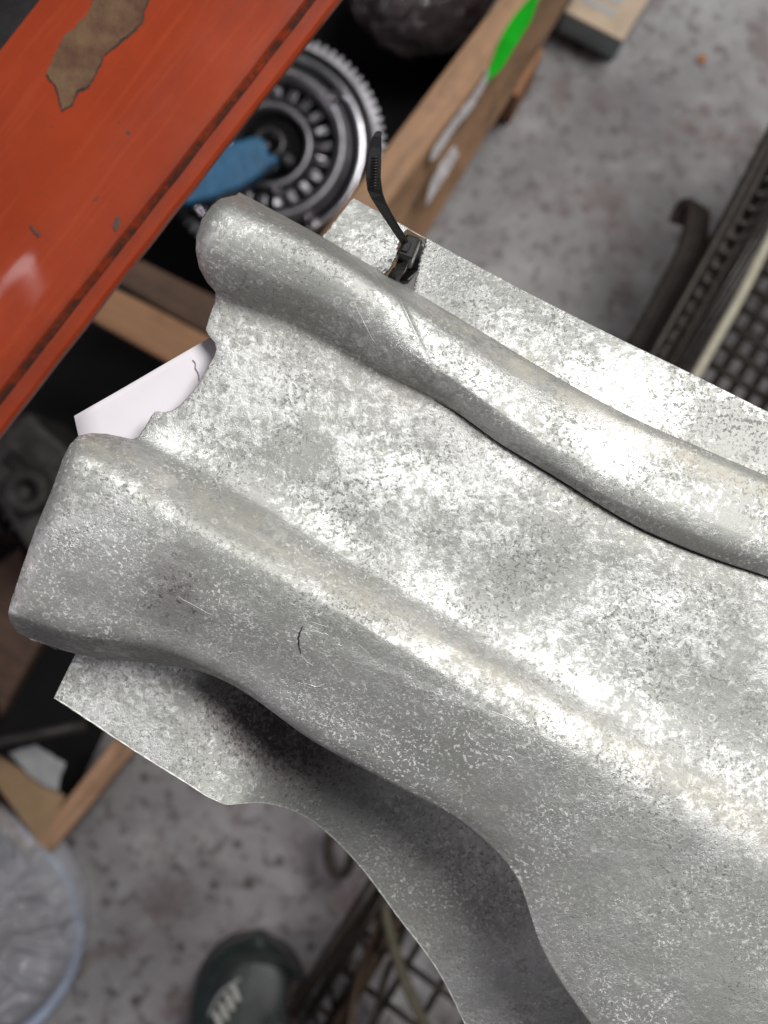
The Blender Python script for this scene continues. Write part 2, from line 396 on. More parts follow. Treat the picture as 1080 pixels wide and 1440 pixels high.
def pchip(xs, ys, x):
    xs = np.asarray(xs, float); ys = np.asarray(ys, float); h = np.diff(xs); d = np.diff(ys) / h; n = len(xs)
    m = np.zeros(n); m[0] = d[0]; m[-1] = d[-1]
    for i in range(1, n - 1):
        m[i] = (d[i - 1] * h[i] + d[i] * h[i - 1]) / (h[i - 1] + h[i])
    i = np.clip(np.searchsorted(xs, x) - 1, 0, n - 2); t = (x - xs[i]) / h[i]
    r = (2 * t ** 3 - 3 * t ** 2 + 1) * ys[i] + (t ** 3 - 2 * t ** 2 + t) * h[i] * m[i] + (-2 * t ** 3 + 3 * t ** 2) * ys[i + 1] + (t ** 3 - t ** 2) * h[i] * m[i + 1]
    r = np.where(x < xs[0], ys[0] + (x - xs[0]) * m[0], r); r = np.where(x > xs[-1], ys[-1] + (x - xs[-1]) * m[-1], r)
    return r

UMAX = 1750.0
class Rail:
    """a long line of the pressing: photo pixels with height in mm over the channel floor"""
    def __init__(self, pts):
        q = sorted((uw(p[0], p[1]) + (p[2],) for p in pts)); self.u = [a[0] for a in q]; self.w = [a[1] for a in q]; self.h = [a[2] for a in q]
    def ev(self, u): return pchip(self.u, self.w, u), np.clip(pchip(self.u, self.h, u), min(self.h) - 1, max(self.h) + 1)

def loft(name, rails, ustart, nv, nu, parent, hole=None, curl=None, attrs=None, fix=None, thick=0.0009):
    R = len(rails)
    ug = np.linspace(-100, UMAX, 900)
    W = np.array([r.ev(ug)[0] for r in rails]); H = np.array([r.ev(ug)[1] for r in rails])
    k0 = np.searchsorted(ug, 620.0); gap = np.abs(np.diff(W[:, k0])) + np.abs(np.diff(H[:, k0])) * 1.5 + 4.0
    vv = np.interp(np.linspace(0, gap.sum(), nv), np.concatenate([[0], np.cumsum(gap)]), np.arange(R))
    # across the rails: Catmull-Rom
    i = np.clip(np.floor(vv).astype(int), 0, R - 2); t = (vv - i)[:, None]
    def cr(Q):
        p0 = Q[np.maximum(i - 1, 0)]; p1 = Q[i]; p2 = Q[i + 1]; p3 = Q[np.minimum(i + 2, R - 1)]
        q = 0.5 * (2 * p1 + (p2 - p0) * t + (2 * p0 - 5 * p1 + 4 * p2 - p3) * t ** 2 + (3 * p1 - p0 - 3 * p2 + p3) * t ** 3)
        return 0.8 * q + 0.2 * (p1 + (p2 - p1) * t)     # bends stay tighter than a plain spline
    Wd = cr(W); Hd = cr(H)
    V = []; UV = []
    for j in range(nv):
        us = ustart(ug, Wd[j], vv[j])
        uu = us + (UMAX - us) * np.linspace(0, 1, nu) ** 1.15
        w = np.interp(uu, ug, Wd[j]); h = np.interp(uu, ug, Hd[j])
        if curl: h = h - curl(vv[j]) * np.exp(-((uu - us) / 10.0) ** 1.3)
        for k in range(nu):
            x, y = xy(uu[k], w[k]); hh = h[k]
            if fix: hh = fix(x, y, hh, vv[j])
            hh += 0.25 * mnoise.noise(Vector((x * .010, y * .010, 2.0))) + 0.08 * mnoise.noise(Vector((x * .026, y * .026, 4.0))) + 0.05 * mnoise.noise(Vector((x * .045, y * .045, 7.0)))
            V.append(at(x, y, Z0 + hh * 0.001)); UV.append((x, y, vv[j], uu[k] - us))
    F = []
    for j in range(nv - 1):
        for k in range(nu - 1):
            a = j * nu + k
            if hole is not None and hole(UV[a][0], UV[a][1]): continue
            F.append((a, a + nu, a + nu + 1, a + 1))
    o = mesh_obj(name, V, F, M['shield'], parent)
    for an, fn in (attrs or {}).items():
        o.data.attributes.new(an, 'FLOAT', 'POINT').data.foreach_set('value', [float(fn(*q)) for q in UV])
    s = o.modifiers.new('sheet', 'SOLIDIFY'); s.thickness = thick; s.offset = -1; s.use_rim = True
    return o

def in_poly(x, y, poly):
    c = False; n = len(poly)
    for i in range(n):
        x1, y1 = poly[i]; x2, y2 = poly[i - 1]
        if (y1 > y) != (y2 > y) and x < (x2 - x1) * (y - y1) / (y2 - y1) + x1: c = not c
    return c
def sstep(a, b, x):
    t = min(1, max(0, (x - a) / (b - a))); return t * t * (3 - 2 * t)

shield = empty('metal_shield'); tag(shield, 'mottled grey pressed aluminium shield with two long ridges filling the frame', 'metal shield')
# ends of the pressing: the outline of the left edge, top to bottom
EDGE = [(345, 262), (332, 274), (310, 279), (297, 289), (283, 309), (276, 332), (275, 352), (280, 377), (291, 397), (303, 411), (302, 425), (294, 446), (289, 464), (295, 474), (302, 481),
        (304, 492), (300, 503), (290, 520), (279, 541), (266, 556), (254, 569), (243, 577), (231, 580), (219, 578), (212, 586), (204, 601), (195, 614), (187, 618), (170, 614), (150, 610), (128, 609), (110, 613), (98, 625),
        (88, 645), (72, 690), (50, 742), (30, 800), (15, 845), (11, 862), (14, 876), (24, 889), (45, 899), (80, 910), (120, 960)]
EU = [uw(*p) for p in EDGE]
def edge_start(ug, wd, v):
    best = None
    for (u1, w1), (u2, w2) in zip(EU[:-1], EU[1:]):
        lo, hi = min(u1, u2) - 3, max(u1, u2) + 3
        m = (ug >= lo - 5) & (ug <= hi + 5)
        if not m.any(): continue
        us = ug[m]; ws = wd[m]
        # signed side of each row point against this piece of the outline
        d = (u2 - u1) * (ws - w1) - (w2 - w1) * (us - u1)
        for k in range(len(us) - 1):
            if d[k] == 0 or d[k] * d[k + 1] < 0:
                t = d[k] / (d[k] - d[k + 1]); u = us[k] + t * (us[k + 1] - us[k]); w = ws[k] + t * (ws[k + 1] - ws[k])
                L2 = (u2 - u1) ** 2 + (w2 - w1) ** 2
                q = ((u - u1) * (u2 - u1) + (w - w1) * (w2 - w1)) / L2
                if -0.02 <= q <= 1.02 and (best is None or u < best): best = u
    if best is None: best = FALL[0]
    FALL[0] = best
    return best
FALL = [410.0]

rails = [
    Rail([(250, 225, -24), (400, 304, -24), (455, 334, -23), (560, 396, -18), (650, 449, -10), (760, 514, -5), (880, 579, -3), (1000, 632, -2.2), (1080, 666, -2), (1300, 765, -2)]),
    Rail([(240, 230, 0), (330, 275, 0), (400, 308, 0), (455, 338, 0), (560, 402, -1), (650, 458, -2), (760, 526, -1), (880, 594, .8), (1000, 648, 1.2), (1080, 682, 1.2), (1300, 780, 1.2)]),
    Rail([(230, 245, 13.5), (320, 286, 13.5), (395, 320, 14), (450, 348, 14), (555, 414, 11.5), (645, 474, 6.5), (755, 548, 3.4), (875, 616, 3), (1000, 674, 2.9), (1080, 706, 2.9), (1300, 802, 2.9)]),
    Rail([(220, 275, 16.8), (300, 312, 16.8), (380, 346, 16.8), (440, 374, 16.6), (545, 440, 14.6), (635, 500, 10.2), (745, 574, 6.8), (870, 644, 5.4), (1000, 702, 4.8), (1080, 734, 4.6), (1300, 826, 4.6)]),
    Rail([(220, 316, 15.6), (290, 350, 15.6), (370, 386, 15.2), (430, 412, 14.6), (535, 474, 13), (625, 526, 11.2), (740, 604, 8.4), (865, 676, 7), (1000, 735, 6.2), (1080, 766, 6), (1300, 856, 6)]),
    Rail([(220, 352, 10), (290, 385, 10), (370, 415, 9.5), (430, 441, 8.6), (530, 502, 7.4), (618, 546, 7.2), (725, 621, 6.6), (860, 701, 6), (1000, 761, 5.4), (1080, 791, 5), (1300, 879, 5)]),
    Rail([(220, 379, 2), (300, 412, 2), (370, 436, 1.8), (435, 462, 1.6), (537, 522, 1.5), (618, 562, 1.8), (705, 624, 2.2), (765, 660, 2.2), (900, 741, 2.2), (1000, 783, 2), (1080, 810, 2), (1300, 897, 2)]),
    Rail([(215, 390, 0), (300, 424, 0), (370, 449, 0), (435, 476, 0), (540, 533, 0), (620, 568, 0), (703, 625, 0), (763, 661, 0), (899, 743, 0), (999, 785, 0), (1079, 812, 0), (1300, 899, 0)]),
    Rail([(200, 440, 0), (295, 474, 0), (400, 520, 0), (560, 600, .2), (700, 672, .3), (850, 760, .3), (1000, 828, .3), (1080, 856, .3), (1300, 945, 0)]),
    Rail([(160, 520, .5), (262, 560, .5), (400, 620, .7), (560, 705, .9), (700, 775, .6), (850, 862, .5), (1000, 940, .6), (1080, 980, .8), (1300, 1090, 1)]),
    Rail([(120, 565, 1.0), (225, 602, 1.0), (312, 640, 1.0), (392, 682, 1.0), (462, 724, 1), (612, 806, 1), (735, 872, 1), (865, 946, 1), (1015, 1026, 1.2), (1095, 1068, 1.4), (1300, 1178, 2)]),
    Rail([(105, 590, 3.6), (195, 622, 3.6), (295, 670, 3.5), (376, 716, 3.5), (446, 760, 3.5), (596, 846, 3.5), (716, 914, 3.4), (846, 990, 3.4), (998, 1075, 3.6), (1080, 1120, 3.8), (1300, 1240, 4)]),
    Rail([(70, 602, 14), (150, 630, 13.8), (242, 684, 13.4), (330, 736, 12.9), (418, 786, 12.4), (556, 866, 11.2), (692, 944, 10), (822, 1020, 8.8), (956, 1098, 7.8), (1080, 1166, 7.4), (1300, 1294, 7)]),
    Rail([(40, 622, 19.8), (112, 650, 19.8), (205, 706, 19.4), (292, 758, 18.6), (382, 808, 17.4), (524, 888, 15.2), (668, 976, 13), (798, 1056, 11), (930, 1140, 9.4), (1075, 1224, 8.6), (1300, 1356, 8)]),
    Rail([(0, 690, 19.8), (85, 730, 19.6), (185, 785, 18.2), (276, 828, 16.6), (366, 874, 15), (496, 942, 12.7), (645, 1025, 10.8), (785, 1122, 9.1), (925, 1222, 8.0), (1080, 1322, 7.8), (1300, 1470, 7.4)]),
    Rail([(-30, 780, 17.6), (50, 810, 17.2), (150, 848, 15.4), (240, 878, 13.2), (350, 928, 11), (480, 1004, 8.9), (620, 1082, 7.1), (770, 1192, 6.0), (900, 1320, 6.2), (1040, 1440, 6.6), (1250, 1620, 6)]),
    Rail([(-40, 845, 14), (30, 868, 14), (110, 893, 12.5), (215, 910, 10.5), (300, 942, 9), (445, 1032, 7), (565, 1096, 5), (665, 1156, 3.6), (734, 1230, 2.2), (771, 1324, 1.8), (841, 1431, 1.8), (950, 1550, 1.4), (1140, 1730, 1.4)]),
    Rail([(-50, 862, 1), (20, 889, 1), (105, 914, 0), (240, 930, 0), (312, 956, 2.5), (447, 1046, 2.5), (562, 1108, 1), (662, 1167, -.5), (728, 1236, -1), (762, 1330, -1.5), (832, 1438, -1.8), (940, 1560, -2), (1130, 1740, -2)]),
    Rail([(-40, 868, -9), (25, 893, -9), (105, 919, -10), (240, 936, -10), (322, 952, -12), (460, 1030, -16), (574, 1088, -18), (676, 1144, -20), (756, 1212, -21), (792, 1306, -22), (860, 1414, -23), (972, 1540, -23), (1160, 1720, -23)]),
    Rail([(-30, 868, -15), (30, 892, -16), (110, 917, -18), (250, 932, -18), (340, 946, -30), (492, 1004, -44), (608, 1062, -46), (712, 1120, -46), (800, 1190, -46), (836, 1284, -46), (900, 1394, -46), (1005, 1520, -46), (1190, 1700, -46)]),
]
def g_body(x, y, v, e):
    a = math.exp(-((v - 1.3) / 0.75) ** 2) * sstep(430, 700, x) * 1.0
    b = math.exp(-((v - 12.0) / 0.6) ** 2) * 0.75
    c = 0.35 * math.exp(-((v - 7.0) / 0.8) ** 2)
    return min(1, max(a, b, c))
def dark_body(x, y, v, e):
    a = 0.36 * math.exp(-(((x - 243) / 55) ** 2 + ((y - 838) / 75) ** 2))  # soft dark patch near the left end of the broad ridge
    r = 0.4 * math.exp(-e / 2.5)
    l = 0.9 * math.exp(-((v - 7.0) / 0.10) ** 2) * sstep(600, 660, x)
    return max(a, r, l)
def fix_body(x, y, h, v):
    # diagonal crease where the round bead runs into its flattened part
    if 1.0 < v < 6.5:
        dl = (x - 555) * 0.90 - (y - 405) * 0.434
        h -= 1.1 * sstep(-5, 7, dl) * math.exp(-max(0, dl) / 70) * math.sin((v - 1.0) / 5.5 * math.pi)
    # stamped step along the broad ridge and shallow dents
    u, w = uw(x, y)
    wl = 545 - 0.00042 * (u - 860) ** 2
    k = sstep(790, 840, u) * (1 - sstep(1040, 1160, u))
    h += 0.35 * k * sstep(-9, 9, w - wl)
    h -= 1.2 * math.exp(-(((x - 600) / 60) ** 2 + ((y - 640) / 45) ** 2)) + 0.8 * math.exp(-(((x - 860) / 90) ** 2 + ((y - 820) / 40) ** 2))
    h += 0.7 * math.exp(-(((x - 760) / 60) ** 2 + ((y - 740) / 50) ** 2))
    return h
loft('body', rails, edge_start, 460, 520, shield, curl=lambda v: 0.4 + 2.6 * (1 - sstep(5.5, 7.5, v)) + 2.2 * sstep(11, 13, v), attrs={'grime': g_body, 'dark_tone': dark_body}, fix=fix_body)

# upper flange with the torn slot the cable tie goes through
up_in = Rail([(300, 254, -22), (455, 340, -22), (560, 404, -17), (650, 456, -9.6), (760, 520, -4.8), (880, 585, -2.8), (1000, 638, -2), (1080, 672, -1.8), (1300, 772, -1.8)])
up_mid = Rail([(330, 228, -24), (476, 308, -24), (590, 372, -19.5), (680, 424, -12.5), (800, 487, -8), (930, 556, -6), (1080, 626, -4.8), (1300, 730, -4.8)])
up_out = Rail([(380, 220, -27), (496, 280, -27), (601, 337, -22.5), (700, 391, -16), (830, 458, -11.5), (980, 531, -9), (1080, 581, -8), (1300, 690, -8)])
def up_start(ug, wd, v):
    u0 = uw(496, 280)[0]; u1 = uw(452, 336)[0]
    return u0 + (u1 - u0) * (1 - v / 2) + 2.0 * mnoise.noise(Vector((v * 6, 0, 0)))
SLOT = [(533, 392), (549, 378), (552, 366), (560, 362), (556, 350), (562, 338), (572, 322), (596, 330), (597, 344), (590, 362), (585, 388), (580, 412), (560, 402)]
loft('upper_flange', [up_in, up_mid, up_out], up_start, 60, 420, shield, hole=lambda x, y: in_poly(x, y, SLOT),
     attrs={'grime': lambda x, y, v, e: 0.5 * math.exp(-(v / 0.25) ** 2), 'dark_tone': lambda x, y, v, e: 0.0})

# lower flange with the curved cut-out
lo_in = Rail([(60, 880, -15), (108, 908, -15), (250, 920, -15), (300, 930, -17), (348, 936, -26), (425, 970, -36), (505, 998, -41), (625, 1052, -43), (730, 1110, -43), (815, 1180, -43), (850, 1280, -43), (920, 1390, -43), (1030, 1520, -43), (1220, 1700, -43)])
lo_mid = Rail([(40, 920, -14), (90, 950, -14), (220, 1000, -14), (285, 1026, -15), (340, 1050, -20), (410, 1080, -30), (520, 1125, -41), (610, 1195, -45), (680, 1280, -46), (735, 1380, -46), (770, 1440, -46), (860, 1560, -46), (1020, 1740, -46)])
lo_out = Rail([(20, 948, -13), (76, 981, -13), (182, 1051, -13), (262, 1101, -13), (302, 1125, -14), (318, 1131, -15.5), (338, 1130, -18), (368, 1129, -24), (400, 1136, -31), (432, 1150, -37), (466, 1176, -42), (502, 1213, -46), (562, 1292, -49), (620, 1372, -50), (655, 1442, -50), (720, 1580, -50), (850, 1760, -50)])
def lo_start(ug, wd, v):
    u0 = uw(108, 915)[0]; u1 = uw(76, 981)[0]
    return u0 + (u1 - u0) * v / 2
def dark_low(x, y, v, e):
    u, w = uw(x, y); a = math.exp(-(((u - 850) / 120) ** 2 + ((w - 700) / 62) ** 2)) * 0.72  # dark speckled patch stretched along the ridge wall
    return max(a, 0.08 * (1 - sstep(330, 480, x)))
loft('lower_flange', [lo_in, lo_mid, lo_out], lo_start, 110, 420, shield, attrs={'grime': lambda x, y, v, e: 0.0, 'dark_tone': dark_low})

# bright burr along the sheared edges of the flanges
M['burr'] = simple('bare_scratched_metal', (0.62, 0.62, 0.60), 0.45, 0.7, 400, 0.2, 0.2)
for rl, u0, u1 in ((lo_out, uw(76, 981)[0], UMAX), (up_out, uw(496, 280)[0], UMAX)):
    uu = np.linspace(u0, u1 - 200, 260); w_, h_ = rl.ev(uu); P_ = []
    for a_, b_, c_ in zip(uu, w_, h_):
        x, y = xy(a_, b_ + 0.5 * mnoise.noise(Vector((a_ * 0.06, b_ * 0.01, 3))))
        P_.append(at(x, y, Z0 + (c_ + 0.25 * mnoise.noise(Vector((x * .010, y * .010, 2.0))) + 0.1) * .001))
    tube('cut_edge', P_, [0.0002 + 0.00035 * abs(mnoise.noise(Vector((a_ * 0.05, 0, 1)))) for a_ in uu], M['burr'], shield, 6)

# scratches and the split along the fold, laid on the pressed surface
from mathutils.bvhtree import BVHTree
_b = bpy.data.objects['body'].data
BV = BVHTree.FromPolygons([v_.co for v_ in _b.vertices], [tuple(p.vertices) for p in _b.polygons])
def onbody(x, y, lift=0.0002):
    o_ = Vector((0, 0, CAM_Z)); d_ = (at(x, y, Z0) - o_).normalized(); hit = BV.ray_cast(o_, d_)[0]
    return (hit if hit is not None else at(x, y, Z0)) - d_ * lift
def scratch(name, pts, r, mat, lift=0.0):
    p = smooth_path([Vector((a, b, 0)) for a, b in pts], 8); n = len(p)
    q = [onbody(c.x + 0.8 * mnoise.noise(c * 0.2), c.y + 0.8 * mnoise.noise(c * 0.2 + Vector((9, 0, 0))), lift) for c in p]
    rr = [r * (0.25 + 0.75 * math.sin(math.pi * (i + .5) / n)) * (0.7 + 0.6 * abs(mnoise.noise(p[i] * 0.3))) for i in range(n)]
    return tube(name, q, rr, mat, shield, 5, flat=0.5)
scratch('split_line', [(612, 563), (655, 590), (703, 624), (763, 661), (830, 702), (899, 744), (950, 766), (1000, 786), (1079, 812), (1200, 858)], 0.00042, M['gap'])
scratch('cut_mark', [(426, 881), (421, 892), (420, 905), (423, 920)], 0.0004, M['gap'])
for pl, r in (([(423, 920), (432, 931), (441, 936)], .00012), ([(388, 640), (376, 668), (368, 690)], .0002), ([(700, 1080), (714, 1064), (724, 1072), (722, 1086)], .0003), ([(560, 415), (585, 470), (600, 500)], .00022),
              ([(248, 838), (270, 850), (300, 866)], .00010), ([(330, 310), (365, 326), (395, 338)], .0002), ([(500, 430), (520, 470), (530, 486)], .0002), ([(690, 1000), (720, 1012), (740, 1030)], .0002),
              ([(434, 962), (446, 966), (456, 962)], .0004)):
    scratch('scratch', pl, r, M['burr'])

rs = random.Random(3)
for cx_, cy_, an, cnt in ((590, 700, 20, 9), (330, 640, 40, 6), (480, 900, 32, 9), (820, 920, 35, 9), (640, 500, 50, 6), (900, 1150, 28, 6), (760, 800, -20, 5)):
    for i in range(cnt):
        x = cx_ + rs.gauss(0, 55); y = cy_ + rs.gauss(0, 32); L = rs.uniform(8, 34); a = math.radians(an + rs.gauss(0, 14))
        scratch('scratch', [(x, y), (x + L * .5 * math.cos(a) + rs.gauss(0, .8), y + L * .5 * math.sin(a)), (x + L * math.cos(a), y + L * math.sin(a))], rs.uniform(.00006, .00013), M['burr'])

# ------------------------------------------------------------------ paper sheet under the notch
zp = Z0 - 0.009
pp = [(104, 585), (297, 474), (420, 540), (470, 640), (330, 760), (170, 720), (116, 640)]
pb = [at(x, y, zp + (0.002 if i == 0 else 0)) for i, (x, y) in enumerate(pp)]
bm = bmesh.new(); f = bm.faces.new([bm.verts.new(p) for p in pb]); bmesh.ops.triangulate(bm, faces=[f])
bmesh.ops.subdivide_edges(bm, edges=bm.edges[:], cuts=5, use_grid_fill=True)
for q in bm.verts: q.co.z += 0.0012 * mnoise.noise(q.co * 40)
paper = bm_obj('paper_sheet', bm, M['paper']); s = paper.modifiers.new('t', 'SOLIDIFY'); s.thickness = 0.0003
tag(paper, 'white sheet of paper showing through the notch in the shield', 'paper')
tube('pen_mark', smooth_path([at(x, y, zp + 0.0008) for x, y in ((271, 506), (275, 511), (275, 518), (279, 525), (280, 535))], 4), 0.0002, M['ink'], paper, 5)

# ------------------------------------------------------------------ cable tie
tie = empty('cable_tie'); tag(tie, 'black nylon cable tie looped through the torn slot in the flange', 'cable tie')
def ribbon(name, pts, mat, parent, th=0.0011):
    """pts: (px, py, h mm, half width px, width direction angle in the picture plane deg, lift) """
    V = []; F = []
    for (x, y, h, hw, ang, tilt) in pts:
        c = at(x, y, Z0 + h * .001); s_ = 0.5 / FPX
        wv = Vector((math.cos(math.radians(ang)) * math.cos(math.radians(tilt)), math.sin(math.radians(ang)) * math.cos(math.radians(tilt)), math.sin(math.radians(tilt)))) * hw * s_
        V.append((c, wv))
    VV = []
    for i, (c, wv) in enumerate(V):
        a = V[max(i - 1, 0)][0]; b = V[min(i + 1, len(V) - 1)][0]; t = (b - a).normalized(); n = t.cross(wv).normalized() * th * 0.5
        VV += [c - wv + n, c + wv + n, c + wv - n, c - wv - n]
    for i in range(len(V) - 1):
        for k in range(4): F.append((i * 4 + k, i * 4 + (k + 1) % 4, i * 4 + 4 + (k + 1) % 4, i * 4 + 4 + k))
    F.append((3, 2, 1, 0)); e = (len(V) - 1) * 4; F.append((e, e + 1, e + 2, e + 3))
    o = mesh_obj(name, VV, F, mat, parent, smooth=False); bevel(o, 0.0002, 1); return o
ribbon('tail', [(571, 343, 0, 9, 30, 68), (559, 325, 5, 9, 30, 66), (547, 306, 9, 9, 28, 60), (537, 289, 13, 9, 20, 50), (530, 275, 16, 9, 10, 25), (527, 266, 18, 10, 4, 6), (525, 250, 19, 10, 2, 5), (526, 230, 20, 9.6, 0, 5), (528, 208, 21, 8.2, -2, 5), (530, 192, 22, 6, -4, 5), (533, 185, 22, 3.5, -4, 5)], M['black_plastic'], tie)
for k in range(11):
    y = 262 - k * 4.0; a = at(521 + k * 0.15, y, Z0 + .0200 + k * 0.0001); b = at(530 + k * 0.15, y - 1, Z0 + .0203 + k * 0.0001)
    tube('tooth', [a, b], 0.00028, M['steel_dark'], tie, 5)
hd = [(556, 357), (572, 328), (592, 334), (580, 366)]
board('head', hd, Z0 - 0.018, Z0 + 0.001, M['black_plastic'], tie, 0.0008)
board('pawl_window', [(563, 352), (571, 338), (580, 341), (573, 355)], Z0 - 0.004, Z0 + 0.0018, M['steel_dark'], tie, 0.0003)
ribbon('loop', [(570, 360, -10, 10, 20, 0), (566, 370, -8, 10, 20, 0), (561, 378, -9, 10, 15, 0), (556, 386, -14, 10, 15, 0), (552, 394, -22, 10, 10, 0), (552, 400, -32, 10, 10, 0), (565, 398, -40, 10, 10, 0), (580, 380, -42, 10, 10, 0), (588, 362, -36, 10, 10, 0), (588, 348, -22, 10, 10, 0), (584, 342, -12, 10, 10, 0)], M['black_plastic'], tie, 0.0014)

# ------------------------------------------------------------------ wooden crate edge, upper middle
crate = empty('wooden_crate'); tag(crate, 'wooden crate side board with grey smears and a green sticker on top', 'crate')
ZC = 0.30
def ext(p, q, t): return (p[0] + (q[0] - p[0]) * t, p[1] + (q[1] - p[1]) * t)
L1, L2 = (696, 4), (533, 222); C1, C2 = (757, 0), (546, 283); R1, R2 = (800, 0), (601, 330)
tl0, tl1 = ext(L1, L2, -1.2), ext(L1, L2, 2.9); tc0, tc1 = ext(C1, C2, -0.95), ext(C1, C2, 2.2); bc0, bc1 = ext(R1, R2, -0.8), ext(R1, R2, 1.9)
top = [at(*tl0, ZC), at(*tl1, ZC), at(*tc1, ZC), at(*tc0, ZC)]
bot = [Vector((top[0].x, top[0].y, 0.03)), Vector((top[1].x, top[1].y, 0.03)), at(*bc1, 0.23), at(*bc0, 0.23)]
hexa('side_board', bot + top, M['wood'], crate, 0.003, 5, 0.0015)
def strip(name, poly, z, mat, parent, th=0.0006, rag=1.5, seed=0):
    out = ragged(poly, 6, rag, seed)
    bm = bmesh.new(); f = bm.faces.new([bm.verts.new(at(x, y, z(x, y) if callable(z) else z)) for x, y in out]); bmesh.ops.triangulate(bm, faces=[f])
    o = bm_obj(name, bm, mat, parent, smooth=False); s = o.modifiers.new('t', 'SOLIDIFY'); s.thickness = th; s.offset = 0; return o
def wz(x, y):
    """height of the crate's top / sloping side face under a pixel"""
    nx = (x - C1[0]) * (C2[1] - C1[1]) - (y - C1[1]) * (C2[0] - C1[0])
    ln = math.hypot(C2[1] - C1[1], C2[0] - C1[0]); d = nx / ln
    return ZC + 0.003 if d < 0 else ZC + 0.003 - d / 38.0 * 0.07
strip('green_sticker', [(726, 18), (748, -6), (755, -24), (772, -40), (757, 0), (745, 32), (726, 62), (706, 96), (684, 116), (690, 92), (700, 62), (712, 38)], lambda x, y: max(wz(x, y) - 0, ZC + 0.0035), M['green'], crate, 0.0004, 0.4, 3)
strip('paint_smear', [(688, 92), (676, 118), (640, 166), (612, 204), (604, 226), (612, 224), (634, 190), (664, 152), (686, 114)], ZC + 0.0032, M['grey_tape'], crate, 0.0004, 2.0, 5)
strip('paint_smear', [(640, 205), (622, 226), (604, 262), (600, 290), (614, 270), (632, 240), (646, 216)], lambda x, y: ZC + 0.004, M['grey_tape'], crate, 0.0004, 2.0, 8)
blk = [(700, 118), (742, 56), (766, 70), (728, 138)]
board('runner_block', blk, 0.0, 0.10, M['wood_orange'], crate, 0.003, 2, 0.001)

# black sheet added on the floor to stand in for shade under the rack
shade_poly = [(-700, -300), (660, -300), (730, -60), (560, 240), (210, 900), (100, 1130), (-200, 1400), (-700, 1400)]
bm = bmesh.new(); f = bm.faces.new([bm.verts.new(at(x, y, 0.012)) for x, y in shade_poly]); bmesh.ops.triangulate(bm, faces=[f])
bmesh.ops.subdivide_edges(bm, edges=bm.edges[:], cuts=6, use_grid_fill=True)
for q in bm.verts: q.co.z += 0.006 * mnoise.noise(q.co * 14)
lo = bm_obj('shade_sheet', bm, M['shade_black']); s = lo.modifiers.new('t', 'SOLIDIFY'); s.thickness = 0.001
tag(lo, 'added black sheet standing in for the deep shade beneath the rack', 'shade sheet')

# ------------------------------------------------------------------ clutch and ring gear
ZF = 0.16; c0 = at(381, 211, ZF); k = (CAM_Z - ZF) / FPX
cl = empty('clutch_assembly'); tag(cl, 'oily round clutch assembly with toothed ring gear beside the orange beam', 'clutch')
lathe('flywheel', [(0, -.02), (154 * k, -.02), (154 * k, 0.004), (140 * k, 0.006), (139 * k, .002), (60 * k, 0.0), (0, 0)], c0, M['steel_dark'], cl)
V = []; F = []; nt_ = 78
for i in range(nt_ * 4):
    a = 2 * math.pi * i / (nt_ * 4); r = (161 if i % 4 < 2 else 151) * k
    for (rr, z) in ((146 * k, .005), (146 * k, .012), (r, .012), (r, -.008)): V.append(c0 + Vector((rr * math.cos(a), rr * math.sin(a), z)))
for i in range(nt_ * 4):
    j = (i + 1) % (nt_ * 4)
    for q in range(3): F.append((i * 4 + q, j * 4 + q, j * 4 + q + 1, i * 4 + q + 1))
mesh_obj('ring_gear', V, F, M['steel'], cl, smooth=False)
lathe('outer_ring', [(121 * k, .004), (123 * k, .016), (128 * k, .020), (135 * k, .016), (138 * k, .004)], c0, M['chrome'], cl)
lathe('cover_ring', [(88 * k, .004), (90 * k, .022), (96 * k, .030), (104 * k, .031), (112 * k, .024), (117 * k, .006)], c0, M['steel_mid'], cl)
lathe('inner_ring', [(48 * k, .004), (50 * k, .020), (55 * k, .025), (60 * k, .022), (63 * k, .004)], c0, M['steel_mid'], cl)
lathe('hub', [(0, .018), (10 * k, .018), (13 * k, .030), (24 * k, .030), (28 * k, .020), (40 * k, .014), (46 * k, .004)], c0, M['steel_dark'], cl, 48)
fing = None
for i in range(22):
    a = 2 * math.pi * i / 22; d = Vector((math.cos(a), math.sin(a), 0)); t = Vector((-d.y, d.x, 0))
    r0, r1, hw = 67 * k, 84 * k, 5.5 * k
    p = [c0 + d * r0 - t * hw, c0 + d * r1 - t * hw * 1.1, c0 + d * r1 + t * hw * 1.1, c0 + d * r0 + t * hw]
    hexa('rivet_block', [q + Vector((0, 0, .003)) for q in p] + [q + Vector((0, 0, .013 + .004 * random.random())) for q in p], M['steel_mid' if i % 3 else 'steel'], cl, 0.0012)
for (x, y, r) in ((467, 138, 9), (404, 224, 8), (388, 266, 7), (436, 306, 8)):
    p = at(x, y, ZF + .03)
    lathe('bolt_head', [(0, .008), (r * .6 * k, .007), (r * k, .003), (r * k, -.02)], p, M['chrome'], cl, 12)

# blue plastic wedge
out = [(240, 272), (262, 287), (300, 277), (340, 262), (362, 248), (374, 236), (392, 226), (388, 218), (376, 216), (374, 200), (366, 192), (352, 192), (322, 202), (296, 212), (256, 236)]
z1 = 0.235
bm = bmesh.new(); tp = [bm.verts.new(at(x, y, z1)) for x, y in out]; bt = [bm.verts.new(Vector((v_.co.x, v_.co.y, z1 - .025))) for v_ in tp]
bm.faces.new(tp); bm.faces.new(bt[::-1])
for i in range(len(out)): bm.faces.new((tp[i], bt[i], bt[(i + 1) % len(out)], tp[(i + 1) % len(out)]))
bl = bm_obj('plastic_wedge', bm, M['blue'], None, smooth=False); bevel(bl, 0.004, 3, 30)
tag(bl, 'blue plastic wedge lying across the clutch under the orange beam', 'plastic wedge')

